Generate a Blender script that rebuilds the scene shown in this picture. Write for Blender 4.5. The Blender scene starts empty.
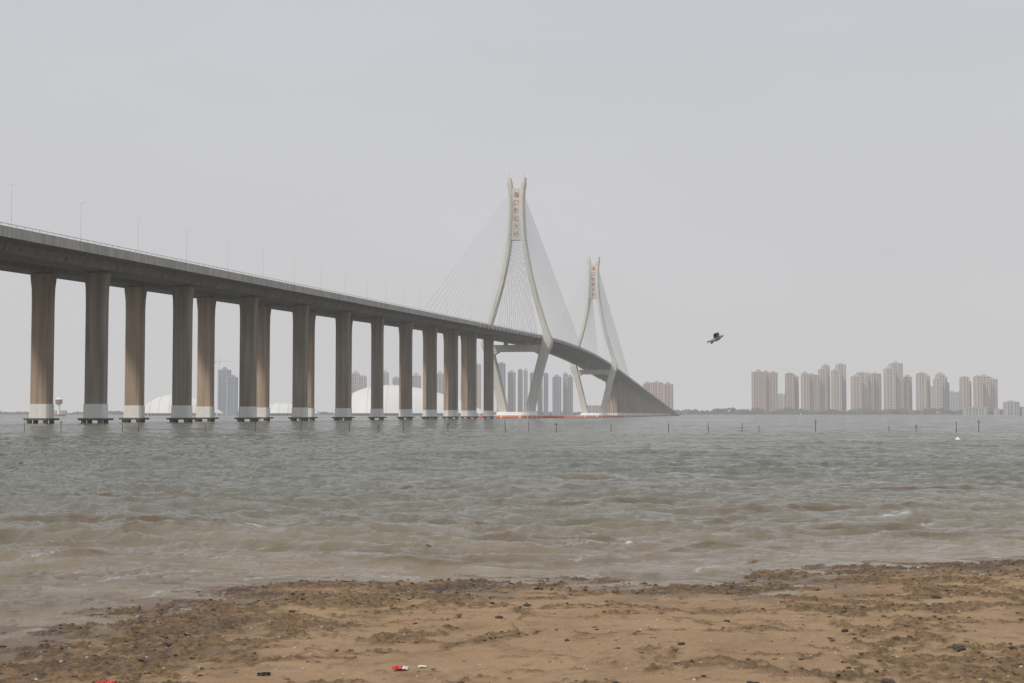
import bpy, math, random
import numpy as np
from mathutils import Vector, Matrix
random.seed(7); rng=np.random.default_rng(7)
S=bpy.context.scene
S.view_settings.view_transform='Standard'; S.view_settings.look='None'
S.view_settings.exposure=0; S.view_settings.gamma=1

# ---------------------------------------------------------------- helpers
def noise2(x,y,seed=0):
    xi=np.floor(x).astype(np.int64); yi=np.floor(y).astype(np.int64)
    xf=x-xi; yf=y-yi
    def g(ix,iy):
        h=(ix*374761393+iy*668265263+seed*1442695041)&0xffffffff
        h=((h^(h>>13))*1274126177)&0xffffffff
        h=(h^(h>>16))&0xffff
        a=h/65536.0*2*math.pi
        return np.cos(a),np.sin(a)
    u=xf*xf*xf*(xf*(xf*6-15)+10); v=yf*yf*yf*(yf*(yf*6-15)+10)
    def d(ix,iy,dx,dy):
        gx,gy=g(ix,iy); return gx*dx+gy*dy
    a=d(xi,yi,xf,yf); b=d(xi+1,yi,xf-1,yf); c=d(xi,yi+1,xf,yf-1); e=d(xi+1,yi+1,xf-1,yf-1)
    return ((a*(1-u)+b*u)*(1-v)+(c*(1-u)+e*u)*v)*1.5
def fbm(x,y,seed=0,oct=4,gain=.5):
    r=0;a=1;s=0
    for o in range(oct):
        r=r+a*noise2(x*2**o+o*17.3,y*2**o-o*9.1,seed+o); s+=a; a*=gain
    return r/s
def sstep(a,b,x):
    t=np.clip((x-a)/(b-a),0,1); return t*t*(3-2*t)

def grid_mesh(name,X,Y,Z,mat,attrs={}):
    ny,nx=X.shape
    co=np.stack([X,Y,Z],-1).reshape(-1,3).astype(np.float32)
    idx=np.arange(nx*ny).reshape(ny,nx)
    f=np.stack([idx[:-1,:-1],idx[:-1,1:],idx[1:,1:],idx[1:,:-1]],-1).reshape(-1,4)
    return np_mesh(name,co,f,mat,attrs)
def np_mesh(name,co,f,mat,attrs={},smooth=True,fmat=None):
    me=bpy.data.meshes.new(name)
    me.vertices.add(len(co)); me.vertices.foreach_set('co',np.ascontiguousarray(co,dtype=np.float32).ravel())
    k=f.shape[1]
    me.loops.add(f.size); me.loops.foreach_set('vertex_index',f.ravel().astype(np.int32))
    me.polygons.add(len(f)); me.polygons.foreach_set('loop_start',(np.arange(len(f))*k).astype(np.int32))
    try: me.polygons.foreach_set('loop_total',np.full(len(f),k,dtype=np.int32))
    except Exception: pass
    me.polygons.foreach_set('use_smooth',np.full(len(f),smooth))
    for m in (mat if isinstance(mat,list) else [mat]): me.materials.append(m)
    if fmat is not None: me.polygons.foreach_set('material_index',np.asarray(fmat,dtype=np.int32))
    for k2,v in attrs.items():
        a=me.attributes.new(k2,'FLOAT','POINT'); a.data.foreach_set('value',v.ravel().astype(np.float32))
    me.update(calc_edges=True)
    ob=bpy.data.objects.new(name,me); S.collection.objects.link(ob); return ob

class MB:
    def __init__(s): s.v=[];s.f=[];s.m=[]
    def add(s,vs,fs,m=0):
        o=len(s.v); s.v+= [tuple(v) for v in vs]; s.f+=[tuple(i+o for i in f) for f in fs]; s.m+=[m]*len(fs)
    def box(s,x0,x1,y0,y1,z0,z1,m=0):
        s.add([(x0,y0,z0),(x1,y0,z0),(x1,y1,z0),(x0,y1,z0),(x0,y0,z1),(x1,y0,z1),(x1,y1,z1),(x0,y1,z1)],
          [(0,3,2,1),(4,5,6,7),(0,1,5,4),(1,2,6,5),(2,3,7,6),(3,0,4,7)],m)
    def loft(s,rings,m=0,cap=True):
        n=len(rings[0]); vs=[p for r in rings for p in r]; fs=[]
        for k in range(len(rings)-1):
            for i in range(n):
                j=(i+1)%n; fs.append((k*n+i,k*n+j,(k+1)*n+j,(k+1)*n+i))
        if cap: fs.append(tuple(reversed(range(n)))); fs.append(tuple((len(rings)-1)*n+i for i in range(n)))
        s.add(vs,fs,m)
    def tube(s,a,b,r,n=5,m=0,r2=None):
        a=Vector(a);b=Vector(b);d=(b-a).normalized(); u=d.orthogonal().normalized(); w=d.cross(u)
        r2=r if r2 is None else r2
        R=[[c+(u*math.cos(2*math.pi*i/n)+w*math.sin(2*math.pi*i/n))*rr for i in range(n)] for c,rr in((a,r),(b,r2))]
        s.loft(R,m)
    def obj(s,name,mats,parent=None,smooth=False,M=None):
        me=bpy.data.meshes.new(name); me.from_pydata(s.v,[],s.f)
        for m in mats: me.materials.append(m)
        me.polygons.foreach_set('material_index',s.m)
        if smooth: me.polygons.foreach_set('use_smooth',[True]*len(s.f))
        me.update(); ob=bpy.data.objects.new(name,me); S.collection.objects.link(ob)
        if M is not None: ob.matrix_world=M
        if parent: ob.parent=parent
        return ob
def empty(name,M=None):
    e=bpy.data.objects.new(name,None); S.collection.objects.link(e)
    if M is not None: e.matrix_world=M
    return e

def mat(name,col,rough=.8,var=.15,scale=.3,streak=0,bump=0,bscale=5,metal=0,stretch=(1,1,1)):
    m=bpy.data.materials.new(name); m.use_nodes=True; nt=m.node_tree; N=nt.nodes; L=nt.links
    b=N['Principled BSDF']; b.inputs['Roughness'].default_value=rough; b.inputs['Metallic'].default_value=metal
    g=N.new('ShaderNodeNewGeometry'); mp=N.new('ShaderNodeMapping'); mp.inputs['Scale'].default_value=stretch
    L.new(g.outputs['Position'],mp.inputs['Vector'])
    n=N.new('ShaderNodeTexNoise'); n.inputs['Scale'].default_value=scale; n.inputs['Detail'].default_value=6
    L.new(mp.outputs[0],n.inputs['Vector'])
    r=N.new('ShaderNodeMapRange'); r.inputs['From Min'].default_value=.3; r.inputs['From Max'].default_value=.7
    r.inputs['To Min'].default_value=1-var; r.inputs['To Max'].default_value=1+var
    L.new(n.outputs['Fac'],r.inputs['Value'])
    v=N.new('ShaderNodeVectorMath'); v.operation='SCALE'; v.inputs[0].default_value=col; L.new(r.outputs[0],v.inputs['Scale'])
    out=v.outputs[0]
    if streak:
        mp2=N.new('ShaderNodeMapping'); mp2.inputs['Scale'].default_value=(1.3,1.3,.05); L.new(g.outputs['Position'],mp2.inputs['Vector'])
        n2=N.new('ShaderNodeTexNoise'); n2.inputs['Scale'].default_value=1.1; n2.inputs['Detail'].default_value=5; L.new(mp2.outputs[0],n2.inputs['Vector'])
        r2=N.new('ShaderNodeMapRange'); r2.inputs['From Min'].default_value=.35; r2.inputs['From Max'].default_value=.65
        r2.inputs['To Min'].default_value=1-streak; r2.inputs['To Max'].default_value=1+streak*.4; L.new(n2.outputs['Fac'],r2.inputs['Value'])
        v2=N.new('ShaderNodeVectorMath'); v2.operation='SCALE'; L.new(out,v2.inputs[0]); L.new(r2.outputs[0],v2.inputs['Scale']); out=v2.outputs[0]
    L.new(out,b.inputs['Base Color'])
    if bump:
        n3=N.new('ShaderNodeTexNoise'); n3.inputs['Scale'].default_value=bscale; n3.inputs['Detail'].default_value=8; L.new(g.outputs['Position'],n3.inputs['Vector'])
        bp=N.new('ShaderNodeBump'); bp.inputs['Strength'].default_value=bump; bp.inputs['Distance'].default_value=.05
        L.new(n3.outputs['Fac'],bp.inputs['Height']); L.new(bp.outputs[0],b.inputs['Normal'])
    return m

# ---------------------------------------------------------------- camera
cam=bpy.data.cameras.new('camera'); cam.lens=51.9; cam.sensor_width=36; cam.clip_start=.1; cam.clip_end=30000
co=bpy.data.objects.new('camera',cam); S.collection.objects.link(co)
co.location=(0,0,1.3); co.rotation_euler=(math.radians(90+2.85),0,0); S.camera=co

# ---------------------------------------------------------------- light
W=bpy.data.worlds.new('World'); S.world=W; W.use_nodes=True; N=W.node_tree.nodes; L=W.node_tree.links
bg=N['Background']; bg.inputs['Strength'].default_value=.1
sky=N.new('ShaderNodeTexSky'); sky.sky_type='NISHITA'; sky.sun_disc=False
sky.sun_elevation=math.radians(46); sky.sun_rotation=math.radians(220); sky.dust_density=6; sky.air_density=1.2
hs=N.new('ShaderNodeHueSaturation'); hs.inputs['Saturation'].default_value=.25; L.new(sky.outputs[0],hs.inputs['Color'])
tc=N.new('ShaderNodeTexCoord'); sp=N.new('ShaderNodeSeparateXYZ'); L.new(tc.outputs['Generated'],sp.inputs[0])
cr=N.new('ShaderNodeValToRGB'); L.new(sp.outputs['Z'],cr.inputs[0])
cr.color_ramp.elements[0].position=0; cr.color_ramp.elements[0].color=(.625,.615,.620,1)
cr.color_ramp.elements[1].position=.5; cr.color_ramp.elements[1].color=(.56,.59,.65,1)
e=cr.color_ramp.elements.new(.12); e.color=(.615,.62,.645,1)
e=cr.color_ramp.elements.new(.27); e.color=(.580,.600,.645,1)
sc=N.new('ShaderNodeVectorMath'); sc.operation='SCALE'; sc.inputs['Scale'].default_value=10; L.new(cr.outputs[0],sc.inputs[0])
mpw=N.new('ShaderNodeMapping'); mpw.inputs['Scale'].default_value=(2,2,7); L.new(tc.outputs['Generated'],mpw.inputs['Vector'])
nw=N.new('ShaderNodeTexNoise'); nw.inputs['Scale'].default_value=1.6; nw.inputs['Detail'].default_value=4; L.new(mpw.outputs[0],nw.inputs['Vector'])
rw=N.new('ShaderNodeMapRange'); rw.inputs['From Min'].default_value=.3; rw.inputs['From Max'].default_value=.7; rw.inputs['To Min'].default_value=.96; rw.inputs['To Max'].default_value=1.04
L.new(nw.outputs['Fac'],rw.inputs['Value'])
sc2=N.new('ShaderNodeVectorMath'); sc2.operation='SCALE'; L.new(sc.outputs[0],sc2.inputs[0]); L.new(rw.outputs[0],sc2.inputs['Scale'])
mx=N.new('ShaderNodeMix'); mx.data_type='RGBA'; mx.inputs['Factor'].default_value=.92
L.new(hs.outputs[0],mx.inputs['A']); L.new(sc2.outputs[0],mx.inputs['B']); L.new(mx.outputs['Result'],bg.inputs['Color'])
sd=bpy.data.lights.new('sun','SUN'); sd.energy=2.3; sd.angle=math.radians(7); sd.color=(1,.93,.82)
so=bpy.data.objects.new('sun',sd); S.collection.objects.link(so)
az=math.radians(220); el=math.radians(46)
sv=Vector((math.sin(az)*math.cos(el),math.cos(az)*math.cos(el),math.sin(el)))
so.rotation_euler=sv.to_track_quat('Z','Y').to_euler()

# haze: absorbing volume over the bay; added glow stands in for scattered airlight
HAZE=1.75e-4
hb=MB(); hb.box(-7000,7000,-1500,7500,-6,420)
hm=bpy.data.materials.new('haze_glow'); hm.use_nodes=True; nt=hm.node_tree
nt.nodes.remove(nt.nodes['Principled BSDF'])
va=nt.nodes.new('ShaderNodeVolumeAbsorption'); va.inputs['Density'].default_value=HAZE; va.inputs['Color'].default_value=(0,0,0,1)
ve=nt.nodes.new('ShaderNodeEmission'); ve.inputs['Strength'].default_value=HAZE; ve.inputs['Color'].default_value=(.600,.590,.598,1)
ad=nt.nodes.new('ShaderNodeAddShader'); nt.links.new(va.outputs[0],ad.inputs[0]); nt.links.new(ve.outputs[0],ad.inputs[1])
nt.links.new(ad.outputs[0],nt.nodes['Material Output'].inputs['Volume'])
hb.obj('haze',[hm])

# ---------------------------------------------------------------- shoreline
SH=np.array([(-60,-45),(-14,-8),(-6,2),(-3.7,6),(-3.05,7.7),(-2.93,8.6),(-2.82,9.74),(-2.5,10.9),(-2.1,11.45),(-1.7,11.8),(-1.0,11.72),(-.33,11.85),(.2,11.7),(.7,11.9),(1.2,11.5),(1.4,11.45),(1.62,12.2),(1.9,12.75),(2.2,12.5),(2.85,13.1),(3.6,13.1),(4.72,13.7),(7,14.6),(12,16),(60,40)],float)
def shore_dist(x,y):
    best=np.full(x.shape,1e9); sgn=np.ones(x.shape)
    for a,b in zip(SH[:-1],SH[1:]):
        d=b-a; L2=d@d
        t=np.clip(((x-a[0])*d[0]+(y-a[1])*d[1])/L2,0,1)
        px=a[0]+t*d[0]-x; py=a[1]+t*d[1]-y; q=px*px+py*py
        s=np.sign(d[1]*(x-a[0])-d[0]*(y-a[1]))
        m=q<best; best=np.where(m,q,best); sgn=np.where(m,s,sgn)
    return np.sqrt(best)*sgn

def beach(x,y):
    d=shore_dist(x,y)
    d=d+.42*fbm(x*1.0,y*1.3,3,3)+.13*noise2(x*4,y*5,5)+.05*noise2(x*11,y*13,6)
    z=np.where(d>0,.022*d,.05*d)
    z=np.clip(z,-1.6,.42)
    band=np.exp(-((d-.75)/.6)**2)*.15 + sstep(3.0,5.0,d)*.10 + sstep(-.3,-2.2,x)*.17*sstep(0,1,d)+ sstep(1.0,3.5,x)*.08
    c=fbm(x*1.1+.7*noise2(x*1.7,y*1.7,71),y*1.6+.7*noise2(x*1.7,y*1.7,72),11,6,.72)+.30*fbm(x*9,y*11,12,3)
    cl=sstep(.0,.24,c+band-.03)*sstep(-.15,.25,d)
    ro=fbm(x*11,y*11,21,4,.65); ro2=fbm(x*42,y*42,22,2)
    z=z+cl*(.006+.036*np.maximum(ro,-.4)+.016*ro2)+.014*fbm(x*1.3,y*1.3,31,3)*sstep(-.6,.4,d)+.005*fbm(x*14,y*14,32,3)
    z=z-.009*sstep(.25,.5,noise2(x*4.1+noise2(x*3,y*3,42),y*4.1,41))*(1-cl)
    return z,cl,d
def axis(fine0,fine1,st,lo,hi,g=1.22):
    a=list(np.arange(fine0,fine1,st)); s=st; v=a[0]; L0=[]
    while v>lo: s*=g; v-=s; L0.append(v)
    s=st; v=a[-1]; R=[]
    while v<hi: s*=g; v+=s; R.append(v)
    return np.array(L0[::-1]+a+R)
ax=axis(-3.6,5.6,.016,-9000,9000,1.12); ay=axis(5.6,14.6,.02,-2000,9000,1.12)
X,Y=np.meshgrid(ax,ay)
z,cl,d=beach(X,Y)
far=sstep(2820,2900,Y+60*fbm(X/400,Y/400,77,2))
z=z*(1-far)+far*(2.2)
z=np.where((X<-4000)|(Y>5000),np.maximum(z,-1),z)

gm=bpy.data.materials.new('beach_sand'); gm.use_nodes=True; nt=gm.node_tree; N=nt.nodes; L=nt.links; b=N['Principled BSDF']
def nz(scale,det=6,rough=.55,st=None):
    n=N.new('ShaderNodeTexNoise'); n.inputs['Scale'].default_value=scale; n.inputs['Detail'].default_value=det; n.inputs['Roughness'].default_value=rough
    src=geo.outputs['Position']
    if st:
        m=N.new('ShaderNodeMapping'); m.inputs['Scale'].default_value=st; L.new(src,m.inputs['Vector']); src=m.outputs[0]
    L.new(src,n.inputs['Vector']); return n.outputs['Fac']
def rmp(inp,a,b_,c=0,d_=1):
    r=N.new('ShaderNodeMapRange'); r.inputs['From Min'].default_value=a; r.inputs['From Max'].default_value=b_; r.inputs['To Min'].default_value=c; r.inputs['To Max'].default_value=d_
    L.new(inp,r.inputs['Value']); return r.outputs[0]
def mixc(f,a,b_,mode='MIX'):
    m=N.new('ShaderNodeMix'); m.data_type='RGBA'; m.blend_type=mode
    if isinstance(f,(int,float)): m.inputs['Factor'].default_value=f
    else: L.new(f,m.inputs['Factor'])
    for k,v in(('A',a),('B',b_)):
        if isinstance(v,tuple): m.inputs[k].default_value=(*v,1)
        else: L.new(v,m.inputs[k])
    return m.outputs['Result']
def mth(op,a,b_):
    m=N.new('ShaderNodeMath'); m.operation=op
    for i,v in enumerate((a,b_)):
        if isinstance(v,(int,float)): m.inputs[i].default_value=v
        else: L.new(v,m.inputs[i])
    return m.outputs[0]
geo=N.new('ShaderNodeNewGeometry')
at=N.new('ShaderNodeAttribute'); at.attribute_name='clump'
sep=N.new('ShaderNodeSeparateXYZ'); L.new(geo.outputs['Position'],sep.inputs[0])
sand=mixc(rmp(nz(1.3),.35,.65),(.39,.245,.13),(.50,.34,.195))
sand=mixc(rmp(nz(2.6,8,.74),.47,.64,0,.85),sand,(.25,.15,.075))
sand=mixc(rmp(nz(180,3),.35,.65,0,.45),sand,(.28,.185,.11))
mat_c=mixc(rmp(nz(22,8,.7),.35,.65),(.07,.044,.022),(.27,.17,.085))
mat_c=mixc(rmp(nz(3,4,.6),.5,.62,0,.4),mat_c,(.12,.095,.045))
clf=mth('MULTIPLY',at.outputs['Fac'],rmp(nz(14,6,.7),.3,.55,.35,1))
c1=mixc(clf,sand,mat_c)
zn=mth('ADD',sep.outputs['Z'],mth('MULTIPLY',mth('SUBTRACT',nz(1.6,6,.65),.5),.085))
wet=rmp(zn,.010,.036,1,0)
wetc=mixc(wet,(1,1,1),(.48,.44,.41)); c1=mixc(1.0,c1,wetc,'MULTIPLY')
farf=rmp(sep.outputs['Y'],2000,2600); c1=mixc(farf,c1,(.09,.10,.06))
L.new(c1,b.inputs['Base Color']); L.new(rmp(wet,0,1,.9,.25),b.inputs['Roughness'])
bp=N.new('ShaderNodeBump'); bp.inputs['Strength'].default_value=.9; bp.inputs['Distance'].default_value=.014
hh=mth('ADD',nz(60,8,.7),mth('MULTIPLY',nz(260,3),.35)); L.new(hh,bp.inputs['Height']); L.new(bp.outputs[0],b.inputs['Normal'])
grid_mesh('ground',X,Y,z,gm,{'clump':cl})

# ---------------------------------------------------------------- water
ys=[3.0]
while ys[-1]<8000:
    yy=ys[-1]; ys.append(yy+(.0032*yy+.004 if yy<330 else .05*yy))
ys=np.array(ys)
u=list(np.linspace(-.42,.42,680)); s=u[1]-u[0]
while u[-1]<4: s*=1.15; u.append(u[-1]+s)
s=u[1]-u[0]; left=[]; v=u[0]
while v>-4: s*=1.15; v-=s; left.append(v)
u=np.array(left[::-1]+u)
U,Yw=np.meshgrid(u,ys); Xw=U*(Yw+2)
rs=.0032*Yw+.004
def comp(lx,ly,A,seed,ridge=False):
    wx=Xw+.7*ly*noise2(Xw/(lx*1.7),Yw/(ly*2),seed+50)
    wy=Yw+.6*ly*noise2(Xw/(lx*1.3),Yw/(ly*2.5),seed+51)+.09*Xw
    n=noise2(wx/lx,wy/ly,seed)
    if ridge: n=.75-2.2*np.abs(n)**.85
    fade=np.exp(-(rs*2.0/ly)**2)
    return A*n*fade
dw=shore_dist(Xw,Yw)
damp=.26+.74*sstep(0.1,4.5,-dw)
gust=1+.45*noise2(Xw/14,Yw/9,301)
zw=(comp(9,4.5,.08,100)+comp(4.2,1.9,.076,101)+comp(1.9,.95,.056,102,True)+comp(.95,.5,.042,103,True)+comp(.5,.26,.024,104,True)+comp(.24,.14,.010,105))*damp*gust
zw=np.where(Yw<380,zw,0)
foam=np.zeros_like(zw)
for (fx,fy,fw,fd) in [(-2.7,16.2,.6,.12),(4.9,18.2,.4,.12),(4.7,19.3,.55,.12),(-4.4,14.9,.3,.05),(1.2,15.2,.25,.05)]:
    foam=np.maximum(foam,np.exp(-((Xw-fx)/fw)**2-((Yw-fy-.2*np.sin(Xw*5))/fd)**2))
foam=foam*sstep(-.15,.3,noise2(Xw*9,Yw*22,6)+.08)
edge=np.exp(-((dw+.05+.12*noise2(Xw*2,Yw*2,9))/.03)**2)*sstep(.0,.35,noise2(Xw*1.4,Yw*1.4,8))*.45
for off_,sd_ in((.75,21),(1.5,24),(2.6,27)):
    edge=np.maximum(edge,np.exp(-((dw+off_+.35*noise2(Xw*.8,Yw*.5,sd_)+.06*noise2(Xw*4,Yw*4,sd_+1))/.032)**2)*sstep(.05,.35,noise2(Xw*.9,Yw*.9,sd_+2))*.45)
foam=np.maximum(foam,edge*sstep(-.3,.3,noise2(Xw*30,Yw*30,14)))
shallow=np.exp(dw.clip(-400,0)/7.0)
wave_front_tint=np.zeros_like(zw)
for (rx,ry,rw_,rh,rd) in [(-5.0,18.5,1.6,.075,.38),(-6.2,24,2.0,.08,.45),(-3.6,15.6,.6,.06,.22),(4.2,20.5,1.8,.075,.32),(2.2,14.4,.9,.04,.15),(3.8,17.4,1.3,.065,.25),(.3,15.3,1.1,.045,.18),(-2.7,16.1,.9,.06,.17),(4.6,15.9,.9,.05,.18),(-1.2,18.6,1.1,.05,.25),(-.7,13.0,.9,.03,.13),(-3.6,13.0,.6,.035,.14),(1.3,22,1.7,.06,.35),(7,26,2.4,.07,.4),(-1.5,27,2.2,.06,.4),(2.6,31,2.6,.07,.5)]:
    wob=.14*np.sin(Xw*2.3+rx)+.3*noise2(Xw*.9,Yw*0+ry,88)+.10*noise2(Xw*3,Yw*0+ry,89)
    zw=zw+rh*np.exp(-((Xw-rx)/rw_)**2-((Yw-ry-wob)/rd)**2)
    wave_front_tint=np.maximum(wave_front_tint,np.exp(-((Xw-rx)/rw_)**2-((Yw-ry+rd*.6-wob)/(rd*.6))**2))

wm=bpy.data.materials.new('sea_water'); wm.use_nodes=True; nt=wm.node_tree; N=nt.nodes; L=nt.links; b=N['Principled BSDF']
geo=N.new('ShaderNodeNewGeometry')
a1=N.new('ShaderNodeAttribute'); a1.attribute_name='shallow'; a2=N.new('ShaderNodeAttribute'); a2.attribute_name='foam'; a3=N.new('ShaderNodeAttribute'); a3.attribute_name='wave_front_tint'
sep=N.new('ShaderNodeSeparateXYZ'); L.new(geo.outputs['Position'],sep.inputs[0])
deep=mixc(rmp(nz(.06,6,.65,(.35,1,1)),.38,.62),(.125,.132,.104),(.175,.180,.146))
deep=mixc(rmp(sep.outputs['Y'],100,700),deep,(.098,.112,.106))
deep=mixc(rmp(nz(1.6,5,.65,(.4,1.2,1)),.42,.66,0,.5),deep,(.075,.080,.060))  # ripple shading put into the colour as darker noise
c=mixc(rmp(a1.outputs['Fac'],0,1,0,.95),deep,(.255,.195,.125))
pat=rmp(nz(.9,6,.6,(.45,1.3,1)),.45,.62)
pf=mth('MULTIPLY',pat,rmp(a1.outputs['Fac'],.05,.5,0,.6)); c=mixc(pf,c,(.13,.09,.048))
c=mixc(mth('MULTIPLY',a3.outputs['Fac'],.8),c,(.12,.08,.035))  # wave fronts facing the viewer painted darker, in seabed brown
c=mixc(a2.outputs['Fac'],c,(.75,.74,.70))
L.new(c,b.inputs['Base Color']); b.inputs['IOR'].default_value=1.33
L.new(rmp(sep.outputs['Y'],30,800,.06,.22),b.inputs['Roughness'])
h1=nz(1.1,3,.5,(.45,1.1,1)); h2=nz(4.5,6,.68,(.5,1.1,1)); h3=nz(.22,3,.5,(.5,1.2,1))
hsum=mth('ADD',mth('MULTIPLY',h1,.32),mth('ADD',mth('MULTIPLY',h2,.16),mth('MULTIPLY',h3,.85)))
bp=N.new('ShaderNodeBump'); bp.inputs['Distance'].default_value=1.0
L.new(rmp(sep.outputs['Y'],11,45,.42,1.0),bp.inputs['Strength'])
L.new(hsum,bp.inputs['Height']); L.new(bp.outputs[0],b.inputs['Normal'])
grid_mesh('water',Xw,Yw,zw,wm,{'shallow':shallow,'foam':foam,'wave_front_tint':wave_front_tint})

# ---------------------------------------------------------------- bridge
DX,DY=.1566,.98766      # bridge axis
def H(Y):
    l=23.7+.0258*(Y-181); r=35.3-.0333*(Y-999); yc=838.0
    if Y<yc-200: return l
    if Y>yc+200: return r
    l0=23.7+.0258*(yc-200-181); t=Y-(yc-200)
    return l0+.0258*t-.0591/800*t*t
def P(Y,off,z):
    s=(Y-663)/DY
    return (2.2+DX*s+off*DY, Y-off*DX, z)
conc=mat('concrete_girder',(.245,.228,.20),.85,.14,.15,.28)
conc_l=mat('concrete_parapet',(.44,.42,.385),.85,.12,.2,.22)
dark=mat('girder_soffit',(.18,.17,.155),.9,.12,.2)
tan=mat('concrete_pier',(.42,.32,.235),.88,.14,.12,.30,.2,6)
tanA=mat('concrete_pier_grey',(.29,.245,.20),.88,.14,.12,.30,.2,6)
white=mat('white_paint',(.82,.81,.78),.6,.04,1,.08)
cap_m=mat('pile_cap_concrete',(.12,.115,.10),.9,.3,2)
asph=mat('asphalt',(.05,.05,.052),.9,.15,1)
linem=mat('road_paint',(.75,.75,.72),.6,.05,1)
cream=mat('pylon_concrete',(.62,.60,.54),.7,.06,.08,.10)
steel=mat('galvanised_steel',(.50,.51,.52),.5,.05,1)
cabm=mat('cable_sheath',(.66,.66,.64),.5,.05,1)
redm=mat('red_paint',(.42,.10,.06),.6,.08,1)
orange=mat('orange_float',(.75,.16,.05),.6,.1,1)

bridge=empty('cable_stayed_bridge')
SD=-1.85
Ys=list(np.arange(60,2100,8.0))
prof_box=[(-11.5,0),(-11.5,-.4),(-8.9,-.7),(-8.0,SD),(-2.6,SD),(-2.0,-.75),(2.0,-.75),(2.6,SD),(8.0,SD),(8.9,-.7),(11.5,-.4),(11.5,0)]
m=MB(); m.loft([[P(y,o,H(y)+zz) for o,zz in prof_box] for y in Ys]); m.obj('deck_girder',[conc],bridge)
m=MB()
for sgn in(-1,1):
    pr=[(11.62,-.5),(11.62,.85),(11.3,.85),(11.2,.02),(11.2,-.2)]
    if sgn<0: pr=[(-a,b_) for a,b_ in pr][::-1]
    m.loft([[P(y,o,H(y)+zz) for o,zz in pr] for y in Ys])
m.obj('parapet',[conc_l],bridge)
m=MB()
for sgn in(-1,1):
    for y in np.arange(62,2090,2.0):
        if y>760 and int(y)%4: continue
        m.tube(P(y,sgn*11.45,H(y)+.84),P(y,sgn*11.45,H(y)+1.2),.04,4)
    for k in range(len(Ys)-1):
        m.tube(P(Ys[k],sgn*11.45,H(Ys[k])+1.2),P(Ys[k+1],sgn*11.45,H(Ys[k+1])+1.2),.05,4)
m.obj('railing',[steel],bridge)
m=MB()
for y in np.arange(70,2080,16.95):
    m.tube(P(y,11.66,H(y)-.5),P(y,11.3,H(y)-1.0),.09,6)
    m.tube(P(y,8.75,H(y)-.7),P(y,8.35,H(y)+SD+.1),.09,6)
m.obj('drain_pipe',[dark],bridge)
m=MB()
for k in range(len(Ys)-1):
    a,b_=Ys[k],Ys[k+1]
    for o0,o1 in((-11.1,-.6),(.6,11.1)):
        m.add([P(a,o0,H(a)+.006),P(a,o1,H(a)+.006),P(b_,o1,H(b_)+.006),P(b_,o0,H(b_)+.006)],[(0,1,2,3)],0)
    for o in(-7.6,-4.1,4.1,7.6):
        a2_=a; b2=a+3.5
        m.add([P(a2_,o-.08,H(a2_)+.012),P(a2_,o+.08,H(a2_)+.012),P(b2,o+.08,H(b2)+.012),P(b2,o-.08,H(b2)+.012)],[(0,1,2,3)],1)
m.obj('road_surface',[asph,linem],bridge)

# piers
SP=33.9
pY=[223.2+SP*k for k in range(-4,11)]+[1138+SP*k for k in range(0,28)]
def ring(Yc,off,hw,hl,z,ch=.3):
    pts=[(-hw+ch,-hl),(hw-ch,-hl),(hw,-hl+ch),(hw,hl-ch),(hw-ch,hl),(-hw+ch,hl),(-hw,hl-ch),(-hw,-hl+ch)]
    s=(Yc-663)/DY; r=[]
    for a,b_ in pts:
        r.append((2.2+DX*(s+b_)+(off+a)*DY, 663+DY*(s+b_)-(off+a)*DX, z))
    return r
mb,mw,mc,mx_,mg=MB(),MB(),MB(),MB(),MB()
for y in pY:
    zt=H(y)+SD-.25
    if zt<2.5: continue
    for off in(-3.75,4.95):
        big=1.2 if abs(y-562)<3 else 1
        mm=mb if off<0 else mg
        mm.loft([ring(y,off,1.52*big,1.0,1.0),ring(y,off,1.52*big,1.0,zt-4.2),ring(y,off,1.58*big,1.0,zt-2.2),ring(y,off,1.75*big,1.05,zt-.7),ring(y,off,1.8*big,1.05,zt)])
        mw.loft([ring(y,off,1.60*big,1.10,.80),ring(y,off,1.60*big,1.10,min(2.95,zt-1))])
        mc.loft([ring(y,off,2.3,1.8,.50,.6),ring(y,off,2.3,1.8,.82,.6)])
        for a in(-1.3,1.3):
            for c_ in(-1.0,1.0):
                p=ring(y,off+a,.1,.1,0,.02); 
                x0,y0,_=p[0]; mc.tube((x0+DX*c_,y0+DY*c_,-3),(x0+DX*c_,y0+DY*c_,.51),.4,8,m=1)
        for a in(-1.0,1.0):
            mx_.loft([ring(y,off+a,.4,.4,zt,.05),ring(y,off+a,.4,.4,H(y)+SD+.01,.05)])
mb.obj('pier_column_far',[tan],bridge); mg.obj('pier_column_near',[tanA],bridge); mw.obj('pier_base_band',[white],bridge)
mc.obj('pile_cap',[cap_m,mat('pile_concrete',(.24,.24,.21),.8,.2,2)],bridge); mx_.obj('bearing',[dark],bridge)
m=MB(); 
m.loft([ring(2085,0,11.4,25,-1),ring(2085,0,11.4,25,H(2060)-3)]); m.obj('abutment',[conc],bridge)

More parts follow.
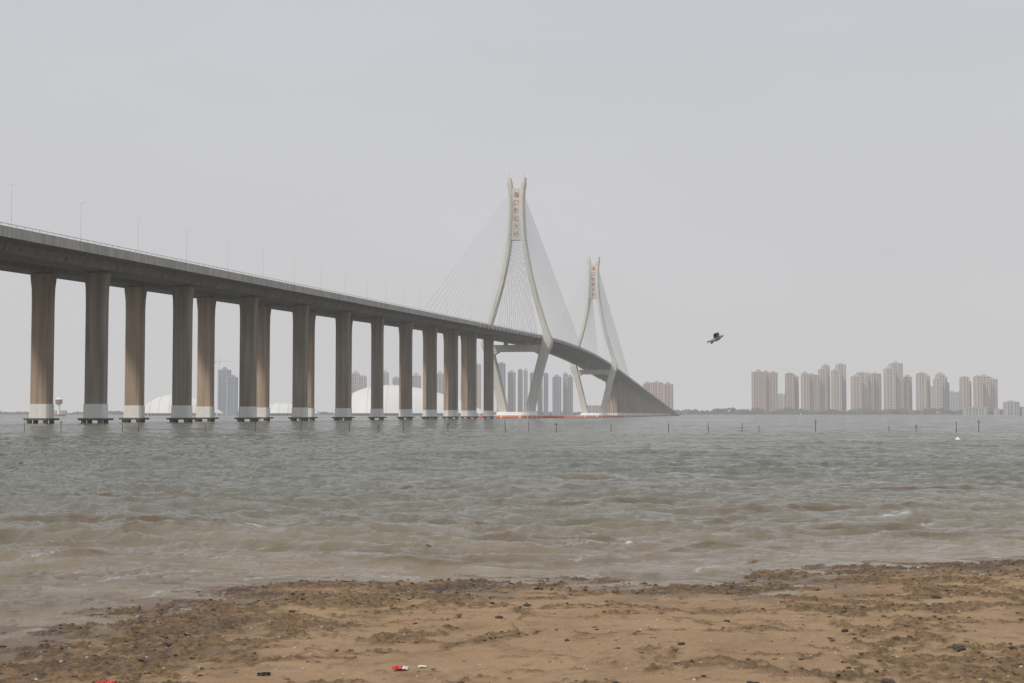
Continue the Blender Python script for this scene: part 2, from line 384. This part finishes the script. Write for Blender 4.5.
# pylons
def interp(z,T):
    for a,b_ in zip(T[:-1],T[1:]):
        if a[0]<=z<=b_[0]:
            t=(z-a[0])/(b_[0]-a[0]); return [a[i]+(b_[i]-a[i])*t for i in range(1,len(a))]
    return list(T[-1][1:])
LEG=[(1.5,5.6,1.9,3.6),(12,8.0,1.85,3.4),(22,10.4,1.85,3.3),(29,12.3,1.95,3.3),(31.5,13.2,2.3,3.4),(33.5,13.75,2.3,3.4),(36,13.75,1.9,3.2),(38.5,13.35,1.35,3.0),
     (42,12.25,1.15,2.8),(48,10.45,1.12,2.7),(54,8.7,1.1,2.7),(60,7.1,1.08,2.6),(66,5.75,1.05,2.6),(72,4.55,1.05,2.5),(77,3.75,1.05,2.5),(81,3.2,1.05,2.5),(86,2.85,1.0,2.4),(92,2.65,.95,2.4),(98,2.6,.9,2.4),(102.5,2.75,.95,2.4),(105.5,3.1,1.05,2.5),(108.3,3.45,.75,2.1)]
def pylon(Yc,nm):
    par=bridge; s0=(Yc-663)/DY
    M=Matrix.Translation((2.2+DX*s0,Yc,0))@Matrix.Rotation(-math.atan2(DX,DY),4,'Z')
    g=MB()
    for sg in(-1,1):
        rings=[]
        for (z_,t,hw,hl) in LEG:
            ch=.35; pts=[(-hw+ch,-hl),(hw-ch,-hl),(hw,-hl+ch),(hw,hl-ch),(hw-ch,hl),(-hw+ch,hl),(-hw,hl-ch),(-hw,-hl+ch)]
            rings.append([(sg*t+a,b_,z_) for a,b_ in pts])
        g.loft(rings)
    g.loft([[(-t,-2.0,z_),(t,-2.0,z_),(t,2.0,z_),(-t,2.0,z_)] for z_,t in((80,1.0),(80.1,2.4),(83,2.3),(92,2.0),(103,2.1),(103.4,1.9))])
    ht=H(Yc)
    g.box(-12.3,12.3,-2.4,2.4,ht-6.4,ht-3.4); 
    for sg in(-1,1):
        g.loft([[(sg*12.2,-2.3,ht-9),(sg*12.2,2.3,ht-9),(sg*12.2,2.3,ht-6.35),(sg*12.2,-2.3,ht-6.35)],[(sg*8,-2.3,ht-6.6),(sg*8,2.3,ht-6.6),(sg*8,2.3,ht-6.35),(sg*8,-2.3,ht-6.35)]])
    for x_ in(-5,5): g.box(x_-.9,x_+.9,-.9,.9,ht-3.42,ht+SD+.01)
    o=g.obj('pylon_'+nm,[cream],None,M=M); o.parent=par
    g=MB()
    def oval(a,b_,z_,n=28): return [(a*math.copysign(abs(math.cos(t))**.6,math.cos(t)),b_*math.copysign(abs(math.sin(t))**.6,math.sin(t)),z_) for t in [2*math.pi*i/n for i in range(n)]]
    g.loft([oval(12,9,-2),oval(12,9,1.2),oval(11.6,8.6,1.25),oval(9.2,6,1.3),oval(9.0,5.6,2.6),oval(8.8,5.4,2.7)])
    o=g.obj('pylon_footing_'+nm,[white],None,M=M); o.parent=par
    g=MB()
    n=70
    for i in range(n):
        t=2*math.pi*i/n; a=20*math.copysign(abs(math.cos(t))**.5,math.cos(t)); b_=15*math.copysign(abs(math.sin(t))**.5,math.sin(t))
        t2=2*math.pi*(i+.75)/n; a2_=20*math.copysign(abs(math.cos(t2))**.5,math.cos(t2)); b2=15*math.copysign(abs(math.sin(t2))**.5,math.sin(t2))
        g.tube((a,b_,.35),(a2_,b2,.35),.7,8)
    o=g.obj('fender_float_'+nm,[orange],None,M=M); o.parent=par
    cu=bpy.data.curves.new('lettering','FONT'); cu.body='海\n口\n世\n纪\n大\n桥'; cu.size=2.7; cu.space_line=1.32; cu.align_x='CENTER'; cu.extrude=.04; cu.offset=0.0
    lo=bpy.data.objects.new('lettering_'+nm,cu); S.collection.objects.link(lo)
    bpy.context.view_layer.update()
    bb=[Vector(c_) for c_ in lo.bound_box]; zc=(min(c_.y for c_ in bb)+max(c_.y for c_ in bb))/2
    lo.matrix_world=M@Matrix.Translation((0,-2.06,91.5-zc))@Matrix.Rotation(math.radians(90),4,'X')
    cu.materials.append(redm); lo.parent=par
    g=MB()
    for sg in(-1,1): g.tube((sg*3.5,0,108.2),(sg*3.5,0,111),.09,5)
    o=g.obj('lightning_rod_'+nm,[steel],None,M=M); o.parent=par
    g=MB()
    for sg in(-1,1):
        for k in range(1,19):
            za=82+k*1.08
            for dr in(-1,1):
                yb=Yc+dr*DY*(10+8.3*k)
                t=interp(za,LEG)[0]
                a=M@Vector((sg*t,dr*1.8,za)); b_=P(yb,sg*11.9,H(yb)-.1)
                g.tube(a,b_,.07,4)
    o=g.obj('stay_cable_'+nm,[steel],None); o.parent=par
pylon(663,'south'); pylon(999,'north')

g=MB()
for Yc in(663,999):
    for k in range(1,19):
        for dr in(-1,1):
            yb=Yc+dr*DY*(10+8.3*k)
            for sg in(-1,1):
                g.loft([ring(yb,sg*11.95,.3,.6,H(yb)-.9,.05),ring(yb,sg*11.95,.3,.6,H(yb)+.3,.05)])
g.obj('stay_anchor',[conc_l],bridge)
g=MB()
y=206-21.6*6
while y<2060:
    if abs(y-663)>4 and abs(y-999)>4:
        z0=H(y); g.tube(P(y,0,z0),P(y,0,z0+9.3),.05,6,r2=.025)
        g.tube(P(y,0,z0),P(y,0,z0+.8),.14,6)
        for sg in(-1,1):
            g.tube(P(y,0,z0+9.1),P(y,sg*.4,z0+9.3),.02,5)
            g.tube(P(y,sg*.35,z0+9.3),P(y,sg*.6,z0+9.33),.035,6)
    y+=21.6
g.obj('street_lamp_mast',[cabm],bridge)
g=MB()
g.loft([[P(y,o,H(y)+zz) for o,zz in((-.3,.0),(.3,.0),(.12,.8),(-.12,.8))] for y in Ys]); g.obj('median_barrier',[conc_l],bridge)

# ---------------------------------------------------------------- skyline
glass=mat('window_glass',(.12,.135,.15),.25,.2,.05)
def wallm(c): return mat('tower_wall',c,.8,.08,.02,.06)
pink=wallm((.41,.29,.24)); pink2=wallm((.46,.36,.30)); beige=wallm((.46,.395,.335)); blue=wallm((.22,.26,.31)); greyw=wallm((.40,.40,.40))
def apartment(x0,x1,yc,h,wall,name='apartment_tower',depth=18,bays=None,floor=3.0,crown=True):
    w=x1-x0; g=MB(); r=random.Random(int(x0*7+h))
    core=1.1
    g.box(x0+core,x1-core,yc-depth/2+core,yc+depth/2-core,0,h-.5,1)
    nb=bays or max(2,int(w/5.2)); bw=w/nb
    for face in(0,1):
        y0,y1=(yc-depth/2,yc-depth/2+core) if face==0 else (yc+depth/2-core,yc+depth/2)
        for i in range(nb):
            xa=x0+i*bw; pw=bw*(.30 if i%2 else .48)
            g.box(xa,xa+pw,y0-(0.9 if i%2==0 and face==0 else 0),y1-.003,0,h-(0 if i%3 else 1.5),0)
        g.box(x1-bw*.2,x1+.02,y0,y1-.003,0,h,0)
        z_=0
        while z_<h-2:
            g.box(x0+.05,x1-.05,y0+.25,y1-.01,z_,z_+1.3,0); z_+=floor
    for sx in(x0,x1-core+.01):
        ns=4; dw_=(depth-2*core)/ns
        for i in range(ns): g.box(sx,sx+core-.02,yc-depth/2+core+i*dw_,yc-depth/2+core+i*dw_+dw_*.5,0,h-.2,0)
        z_=0
        while z_<h-2: g.box(sx+.2,sx+core-.2,yc-depth/2+core,yc+depth/2-core,z_,z_+1.2,0); z_+=floor
    g.box(x0+.3,x1-.3,yc-depth/2+.3,yc+depth/2-.3,h-.49,h+.7,0)
    if crown:
        k=max(1,int(w/14))
        for i in range(k):
            cx=x0+(i+.5)*w/k; cw=min(4.5,w/k*.3); ch=r.uniform(2,5.5)
            g.box(cx-cw,cx+cw,yc-5,yc+5,h+.7,h+.7+ch*.6,0); g.box(cx-cw*.5,cx+cw*.5,yc-3,yc+3,h+.7+ch*.6,h+.7+ch,0)
    return g.obj(name,[wall,glass])
R=[(488,514,88,pink,0),(511,541,87,pink,14),(563,579,86,pink,0),(576,592,80,pink,20),(592,606,85,pink2,4),(603,629,83,pink,18),(634,650,95,pink2,0),(646,660,103,pink2,22),(656,674,92,beige,0),(670,688,105,beige,20),
   (691,710,79,pink2,0),(706,726,87,beige,20),(724,744,83,beige,2),(741,764,86,pink2,20),(763,783,96,beige,4),(779,804,107,beige,24),(806,818,66,pink,0),(816,831,80,pink2,20),(832,850,86,beige,0),(846,863,82,pink2,22),(861,874,74,beige,0),(871,886,84,beige,20),(883,896,79,pink2,0),(893,906,68,pink2,20),
   (919,934,78,pink2,0),(930,944,71,pink,20),(940,954,79,pink2,0),(950,964,72,pink2,22),(961,982,80,beige,0),(979,1003,75,pink2,20)]
for i,(a,b_,h,w_,dy) in enumerate(R): apartment(a,b_,3000+dy+(i//2*37)%60,h,w_)
for a,b_,h,w_ in[(702,716,62,greyw),(774,790,70,greyw),(850,866,66,greyw),(925,945,60,greyw),(620,640,70,greyw),(545,562,48,greyw),(900,930,52,greyw)]: apartment(a*1.1,b_*1.1,3350,h,w_)
for a,b_,h,w_ in[(240,256,58,pink),(254,276,60,pink2),(276,294,57,pink)]: apartment(a,b_,2700+(a%2)*20,h,w_)
for a,b_,h,w_ in[(-549,-527,85,blue),(-522,-505,70,blue),(-298,-284,78,greyw),(-282,-268,72,beige),(-240,-226,78,greyw),(-223,-211,70,beige),(-187,-170,74,beige),(-160,-148,66,greyw),
    (-143,-127,78,greyw),(-121,-104,72,blue),(-95,-79,79,greyw),(-72,-57,94,beige),(-50,-36,72,blue),
    (-28,-12,96,blue),(-8,7,80,greyw),(11,20,85,blue),(21.5,29,83,greyw),(33,44,78,blue),(48,57,81,greyw),(58.5,67,77,blue),(74,90,70,blue),(94,103,77,greyw),(104,114,72,blue)]:
    apartment(a,b_,2700+(int(a)*13)%80,h,w_,'office_tower',16,bays=3)
for a,b_,h in[(810,850,15),(866,872,12),(-620,-600,10),(-840,-800,9),(-460,-430,12),(180,210,14),(130,165,18)]:
    apartment(a,b_,2650,h,greyw,'waterfront_building',14,crown=False)
apartment(800,822,2400,22,greyw,'hotel_building',16,crown=True); apartment(826,850,2400,14,greyw,'hotel_building',16,crown=False)

shellm=mat('white_roof_membrane',(.72,.72,.70),.5,.04,.02)
def hall(x0,x1,yc,h,skew=0,depth=70,name='shell_roof_hall'):
    e_=empty(name); n=36; mrows=12; g=MB(); vs=[];fs=[]
    for j in range(mrows+1):
        t=-1+2*j/mrows
        for i in range(n+1):
            s_=-1+2*i/n; s2=s_+skew*(1-s_*s_)
            prof=max(0,(1-s_*s_))**.85
            zz=4+ (h-4)*prof*(1-t*t)**.5
            vs.append(((x0+x1)/2+(x1-x0)/2*s2, yc+depth/2*t*(.35+.65*prof), zz))
    for j in range(mrows):
        for i in range(n):
            a=j*(n+1)+i; fs.append((a,a+1,a+n+2,a+n+1))
    g.add(vs,fs,0); g.obj('roof_shell',[shellm],e_,True)
    g=MB(); w=x1-x0
    g.box(x0+w*.06,x1-w*.06,yc-depth*.3,yc+depth*.3,0,4.6,0)
    k=int(w/6)
    for i in range(k+1):
        xx=x0+w*.04+i*w*.92/k; g.box(xx-.5,xx+.5,yc-depth*.36,yc-depth*.31,0,5,1)
    g.obj('glazed_base',[glass,shellm],e_)
    g=MB()
    for i in range(3,n,5):
        pts=[vs[j*(n+1)+i] for j in range(mrows//2+1)]
        for a,b_ in zip(pts[:-1],pts[1:]): g.tube((a[0],a[1]-.1,a[2]+.1),(b_[0],b_[1]-.1,b_[2]+.1),.25,4)
    g.obj('roof_rib',[greyw],e_)
hall(-276,-40,2300,48,-.28,110); hall(-578,-450,2300,33,-.2,60); hall(-398,-300,2300,20,-.2,60)

def blobs(name,centres,radii,matr,sub=1,jit=.3,squash=.8):
    import bmesh
    bm=bmesh.new(); bmesh.ops.create_icosphere(bm,subdivisions=sub,radius=1)
    bv=np.array([v.co[:] for v in bm.verts]); bf=np.array([[v.index for v in f.verts] for f in bm.faces]); bm.free()
    n=len(centres); V=np.repeat(bv[None],n,0)*(1+rng.uniform(-jit,jit,(n,len(bv),1)))
    ang=rng.uniform(0,2*np.pi,n); c_,s_=np.cos(ang)[:,None],np.sin(ang)[:,None]
    V=np.stack([V[...,0]*c_-V[...,1]*s_,V[...,0]*s_+V[...,1]*c_,V[...,2]],-1)
    V=V*radii[:,None,:]; V=V+centres[:,None,:]
    F=(bf[None]+(np.arange(n)*len(bv))[:,None,None]).reshape(-1,3)
    return np_mesh(name,V.reshape(-1,3),F,matr,smooth=False)
leaf=mat('foliage',(.055,.07,.04),.9,.5,.05)
n=5200; cx=rng.uniform(-1300,1400,n); env=5+5*(noise2(cx/40,cx*0+.3,5)+.5)+3*noise2(cx/11,cx*0+.7,6)
env=np.where(cx>300,env*1.0+1.5,env*.55)
cz=2+rng.uniform(0,1,n)*np.maximum(env,1.5); cy=2880+rng.uniform(-12,25,n)
r_=rng.uniform(1.5,3.8,n)
blobs('distant_trees',np.stack([cx,cy,cz],-1),np.stack([r_*1.3,r_,r_*.8],-1),leaf)

g=MB(); g.box(-1500,1500,2798,2802,-1,2.3); g.obj('seawall',[mat('seawall_stone',(.26,.25,.22),.9,.2,.1)])
g=MB(); bx,by=-460,1500
def cyl(g,x,y,z0,z1,r0,r1,n=14,m=0): g.loft([[(x+r*math.cos(2*math.pi*i/n),y+r*math.sin(2*math.pi*i/n),z) for i in range(n)] for z,r in((z0,r0),(z1,r1))],m)
cyl(g,bx,by,-2,2,7,6.5,m=1); cyl(g,bx,by,2,12,1.7,1.3); cyl(g,bx,by,12,13,1.4,3.6,m=1); cyl(g,bx,by,13,17,3.6,3.6,m=1); cyl(g,bx,by,17,19.5,3.8,.4); cyl(g,bx,by,19.5,25,.2,.1)
g.obj('harbour_beacon',[white,mat('beacon_red',(.22,.12,.10),.7,.1,1)])
g=MB(); cx0,cy0=-538,2712
g.tube((cx0,cy0,85),(cx0,cy0,103),.7,4); g.tube((cx0-9,cy0,99),(cx0+22,cy0,100),.55,4); g.tube((cx0,cy0,107),(cx0+18,cy0,100),.2,4); g.tube((cx0,cy0,107),(cx0-8,cy0,99),.2,4); g.tube((cx0,cy0,100),(cx0,cy0,107),.5,4); g.box(cx0-9,cx0-6,cy0-1,cy0+1,96,99)
g.obj('tower_crane',[steel])

# ---------------------------------------------------------------- stakes and buoys
g=MB(); stk=mat('weathered_wood',(.09,.08,.065),.9,.2,3)
r=random.Random(3)
x_=-42
pts=[]
while x_<46:
    pts.append((x_+r.uniform(-.5,.5),113+r.uniform(-3,4),r.uniform(.5,.95))); x_+=r.choice([1.6,2.2,3.2,3.8,4.4])
for x_,y_,h in pts:
    dx=r.uniform(-.08,.08); g.tube((x_,y_,-1.2),(x_+dx,y_,h),.034,6,r2=.024)
    if r.random()<.3: g.tube((x_+dx-.1,y_,h*.75),(x_+dx+.14,y_,h*.8),.02,5)
g.obj('fishing_stakes',[stk])
def buoy(x,y,rad,mt):
    g=MB(); n=14; rs_=[]
    for zz,rr in((-.7,.2),(-.5,.75),(-.1,1),(.3,.95),(.65,.6),(.8,.25),(.95,.18),(1.25,.18)):
        rs_.append([(x+rad*rr*math.cos(2*math.pi*i/n),y+rad*rr*math.sin(2*math.pi*i/n),rad*zz) for i in range(n)])
    g.loft(rs_); g.obj('buoy',[mt],smooth=True)
buoy(23.2,77,.14,white); buoy(33.6,88,.10,white)

# ---------------------------------------------------------------- beach things
rockm=mat('dark_wet_stone',(.060,.046,.034),.75,.5,12,0,.6,30)
def gz(x,y): return float(beach(np.array([x]),np.array([y]))[0][0])
def rock(x,y,w,dp,h,seed,zoff=0,mt=None,name='rock'):
    import bmesh
    bm=bmesh.new(); bmesh.ops.create_icosphere(bm,subdivisions=3,radius=1)
    P_=np.array([v.co[:] for v in bm.verts]); k=1+.55*noise2(P_[:,0]*1.6+seed*3.1,P_[:,1]*1.6+P_[:,2]*1.3,seed)+.28*noise2(P_[:,0]*4+P_[:,2]*3,P_[:,1]*4-P_[:,2]*2,seed+1)+.1*noise2(P_[:,0]*9,P_[:,1]*9+P_[:,2]*7,seed+2)
    zb=(gz(x,y) if zoff==0 else zoff)
    for v,kk in zip(bm.verts,k): v.co=Vector((v.co.x*kk*w/2,v.co.y*kk*dp/2,max(v.co.z,-.8)*kk*h))
    me=bpy.data.meshes.new(name); bm.to_mesh(me); bm.free(); me.materials.append(mt or rockm)
    for p in me.polygons: p.use_smooth=False
    o=bpy.data.objects.new(name,me); S.collection.objects.link(o); o.location=(x,y,zb+h*.1); o.rotation_euler[2]=seed*.3
    return o
rock(-.83,13.9,.22,.13,.045,1,.035)
for i,(x,y,w) in enumerate([(1.07,6.62,.055),(1.66,6.6,.06),(2.6,7.75,.05),(2.3,7.7,.07),(-.08,9.1,.045),(.47,6.75,.03),(.3,8.1,.03),(-1.9,8.2,.05),(2.1,9.4,.05),(2.9,10.2,.06),(-.9,10.5,.05),(.2,10.9,.06),(-1.2,7.2,.05),(.9,7.9,.035),(1.9,8.5,.04),(3.2,9.0,.05),(.1,9.9,.05),(1.3,9.0,.035),(-.3,8.0,.03)]):
    rock(x,y,w*1.2,w,w*.3,i+10)
n=22000; px=rng.uniform(-3.4,5.4,n); py=5.7+rng.uniform(0,1,n)**.8*8.3
zz,cc,dd=beach(px,py)
keep=(dd>.02)&(rng.uniform(0,1,n)<.07+.93*cc**1.3); px,py,zz=px[keep],py[keep],zz[keep]
r_=.0025+.008*rng.uniform(0,1,len(px))**3.2
crumb=mat('dried_algae',(.15,.098,.052),.95,.65,30)
blobs('seaweed_debris',np.stack([px,py,zz+r_*.25],-1),np.stack([r_*1.8,r_*1.3,r_*.7],-1),crumb,1,.45)
n=2600; px=rng.uniform(-3.4,5.4,n); py=rng.uniform(5.7,13.8,n); zz,cc,dd=beach(px,py); k=dd>.05; px,py,zz=px[k],py[k],zz[k]
r_=.003+.006*rng.uniform(0,1,len(px))**3
blobs('pebbles',np.stack([px,py,zz+r_*.3],-1),np.stack([r_*1.3,r_,r_*.7],-1),mat('pebble_shell',(.38,.32,.25),.7,.7,25),1,.2)
def crumple(name,x,y,w,dp,h,mats,seed):
    n=16; g=MB(); vs=[];fs=[]; base=gz(x,y)
    for j in range(n+1):
        for i in range(n+1):
            u_,v_=i/n*2-1,j/n*2-1; rr=max(0,1-(u_*u_+v_*v_)*.5)
            q=float(noise2(np.array([u_*2.1+seed]),np.array([v_*2.1]),seed)[0]); q2=float(noise2(np.array([u_*5+seed]),np.array([v_*5]),seed+3)[0])
            vs.append((x+w/2*(u_+.3*q),y+dp/2*(v_+.3*q2),base+.004+h*(rr*.7+.6*abs(q)+.3*abs(q2))))
    for j in range(n):
        for i in range(n): a=j*(n+1)+i; fs.append((a,a+1,a+n+2,a+n+1))
    g.add(vs,fs,0)
    for k in range(len(g.m)): g.m[k]=1 if (len(mats)>1 and (k%n)>n*.6) else 0
    g.obj(name,mats)
redp=mat('red_plastic',(.62,.03,.035),.35,.15,20); whp=mat('white_plastic',(.75,.73,.70),.4,.08,20)
crumple('plastic_bag',-1.85,6.80,.11,.12,.045,[redp],4)
crumple('snack_wrapper',-.545,7.28,.07,.06,.013,[redp,whp],9)
crumple('paper_scrap',-.44,7.33,.04,.025,.008,[whp],12)

# ---------------------------------------------------------------- bird
bm_=mat('bird_plumage',(.34,.335,.345),.8,.3,8)
g=MB(); n=10; rr=[]
for t,r0 in((-.30,.01),(-.24,.05),(-.15,.085),(0,.105),(.12,.085),(.2,.06),(.25,.06),(.29,.045),(.33,.012),(.38,.004)):
    rr.append([(t,r0*math.cos(2*math.pi*i/n),r0*.9*math.sin(2*math.pi*i/n)+.03*(t>.18)) for i in range(n)])
g.loft(rr); g.add([(-.24,-.03,0),(-.24,.03,0),(-.44,.09,.0),(-.44,-.09,.0)],[(0,1,2,3)])
for sg in(-1,1):
    st=[(0,.14,-.14,.02),(.16,.14,-.14,.10),(.30,.06,-.16,.12),(.42,-.06,-.18,.05)]
    vs=[]
    for yy,xf,xb,zz in st: vs+=[(xf,sg*yy,zz),(xb,sg*yy,zz-.01),((xf+xb)/2,sg*yy,zz+.02)]
    fs=[]
    for k in range(3):
        a=k*3; fs+=[(a,a+2,a+5,a+3),(a+2,a+1,a+4,a+5),(a,a+3,a+4,a+1)]
    g.add(vs,fs)
g.obj('flying_bird',[bm_],smooth=True,M=Matrix.Translation((8.33,60,4.4))@Matrix.Rotation(math.radians(15),4,'Z')@Matrix.Rotation(math.radians(-20),4,'Y')@Matrix.Rotation(math.radians(-28),4,'X'))
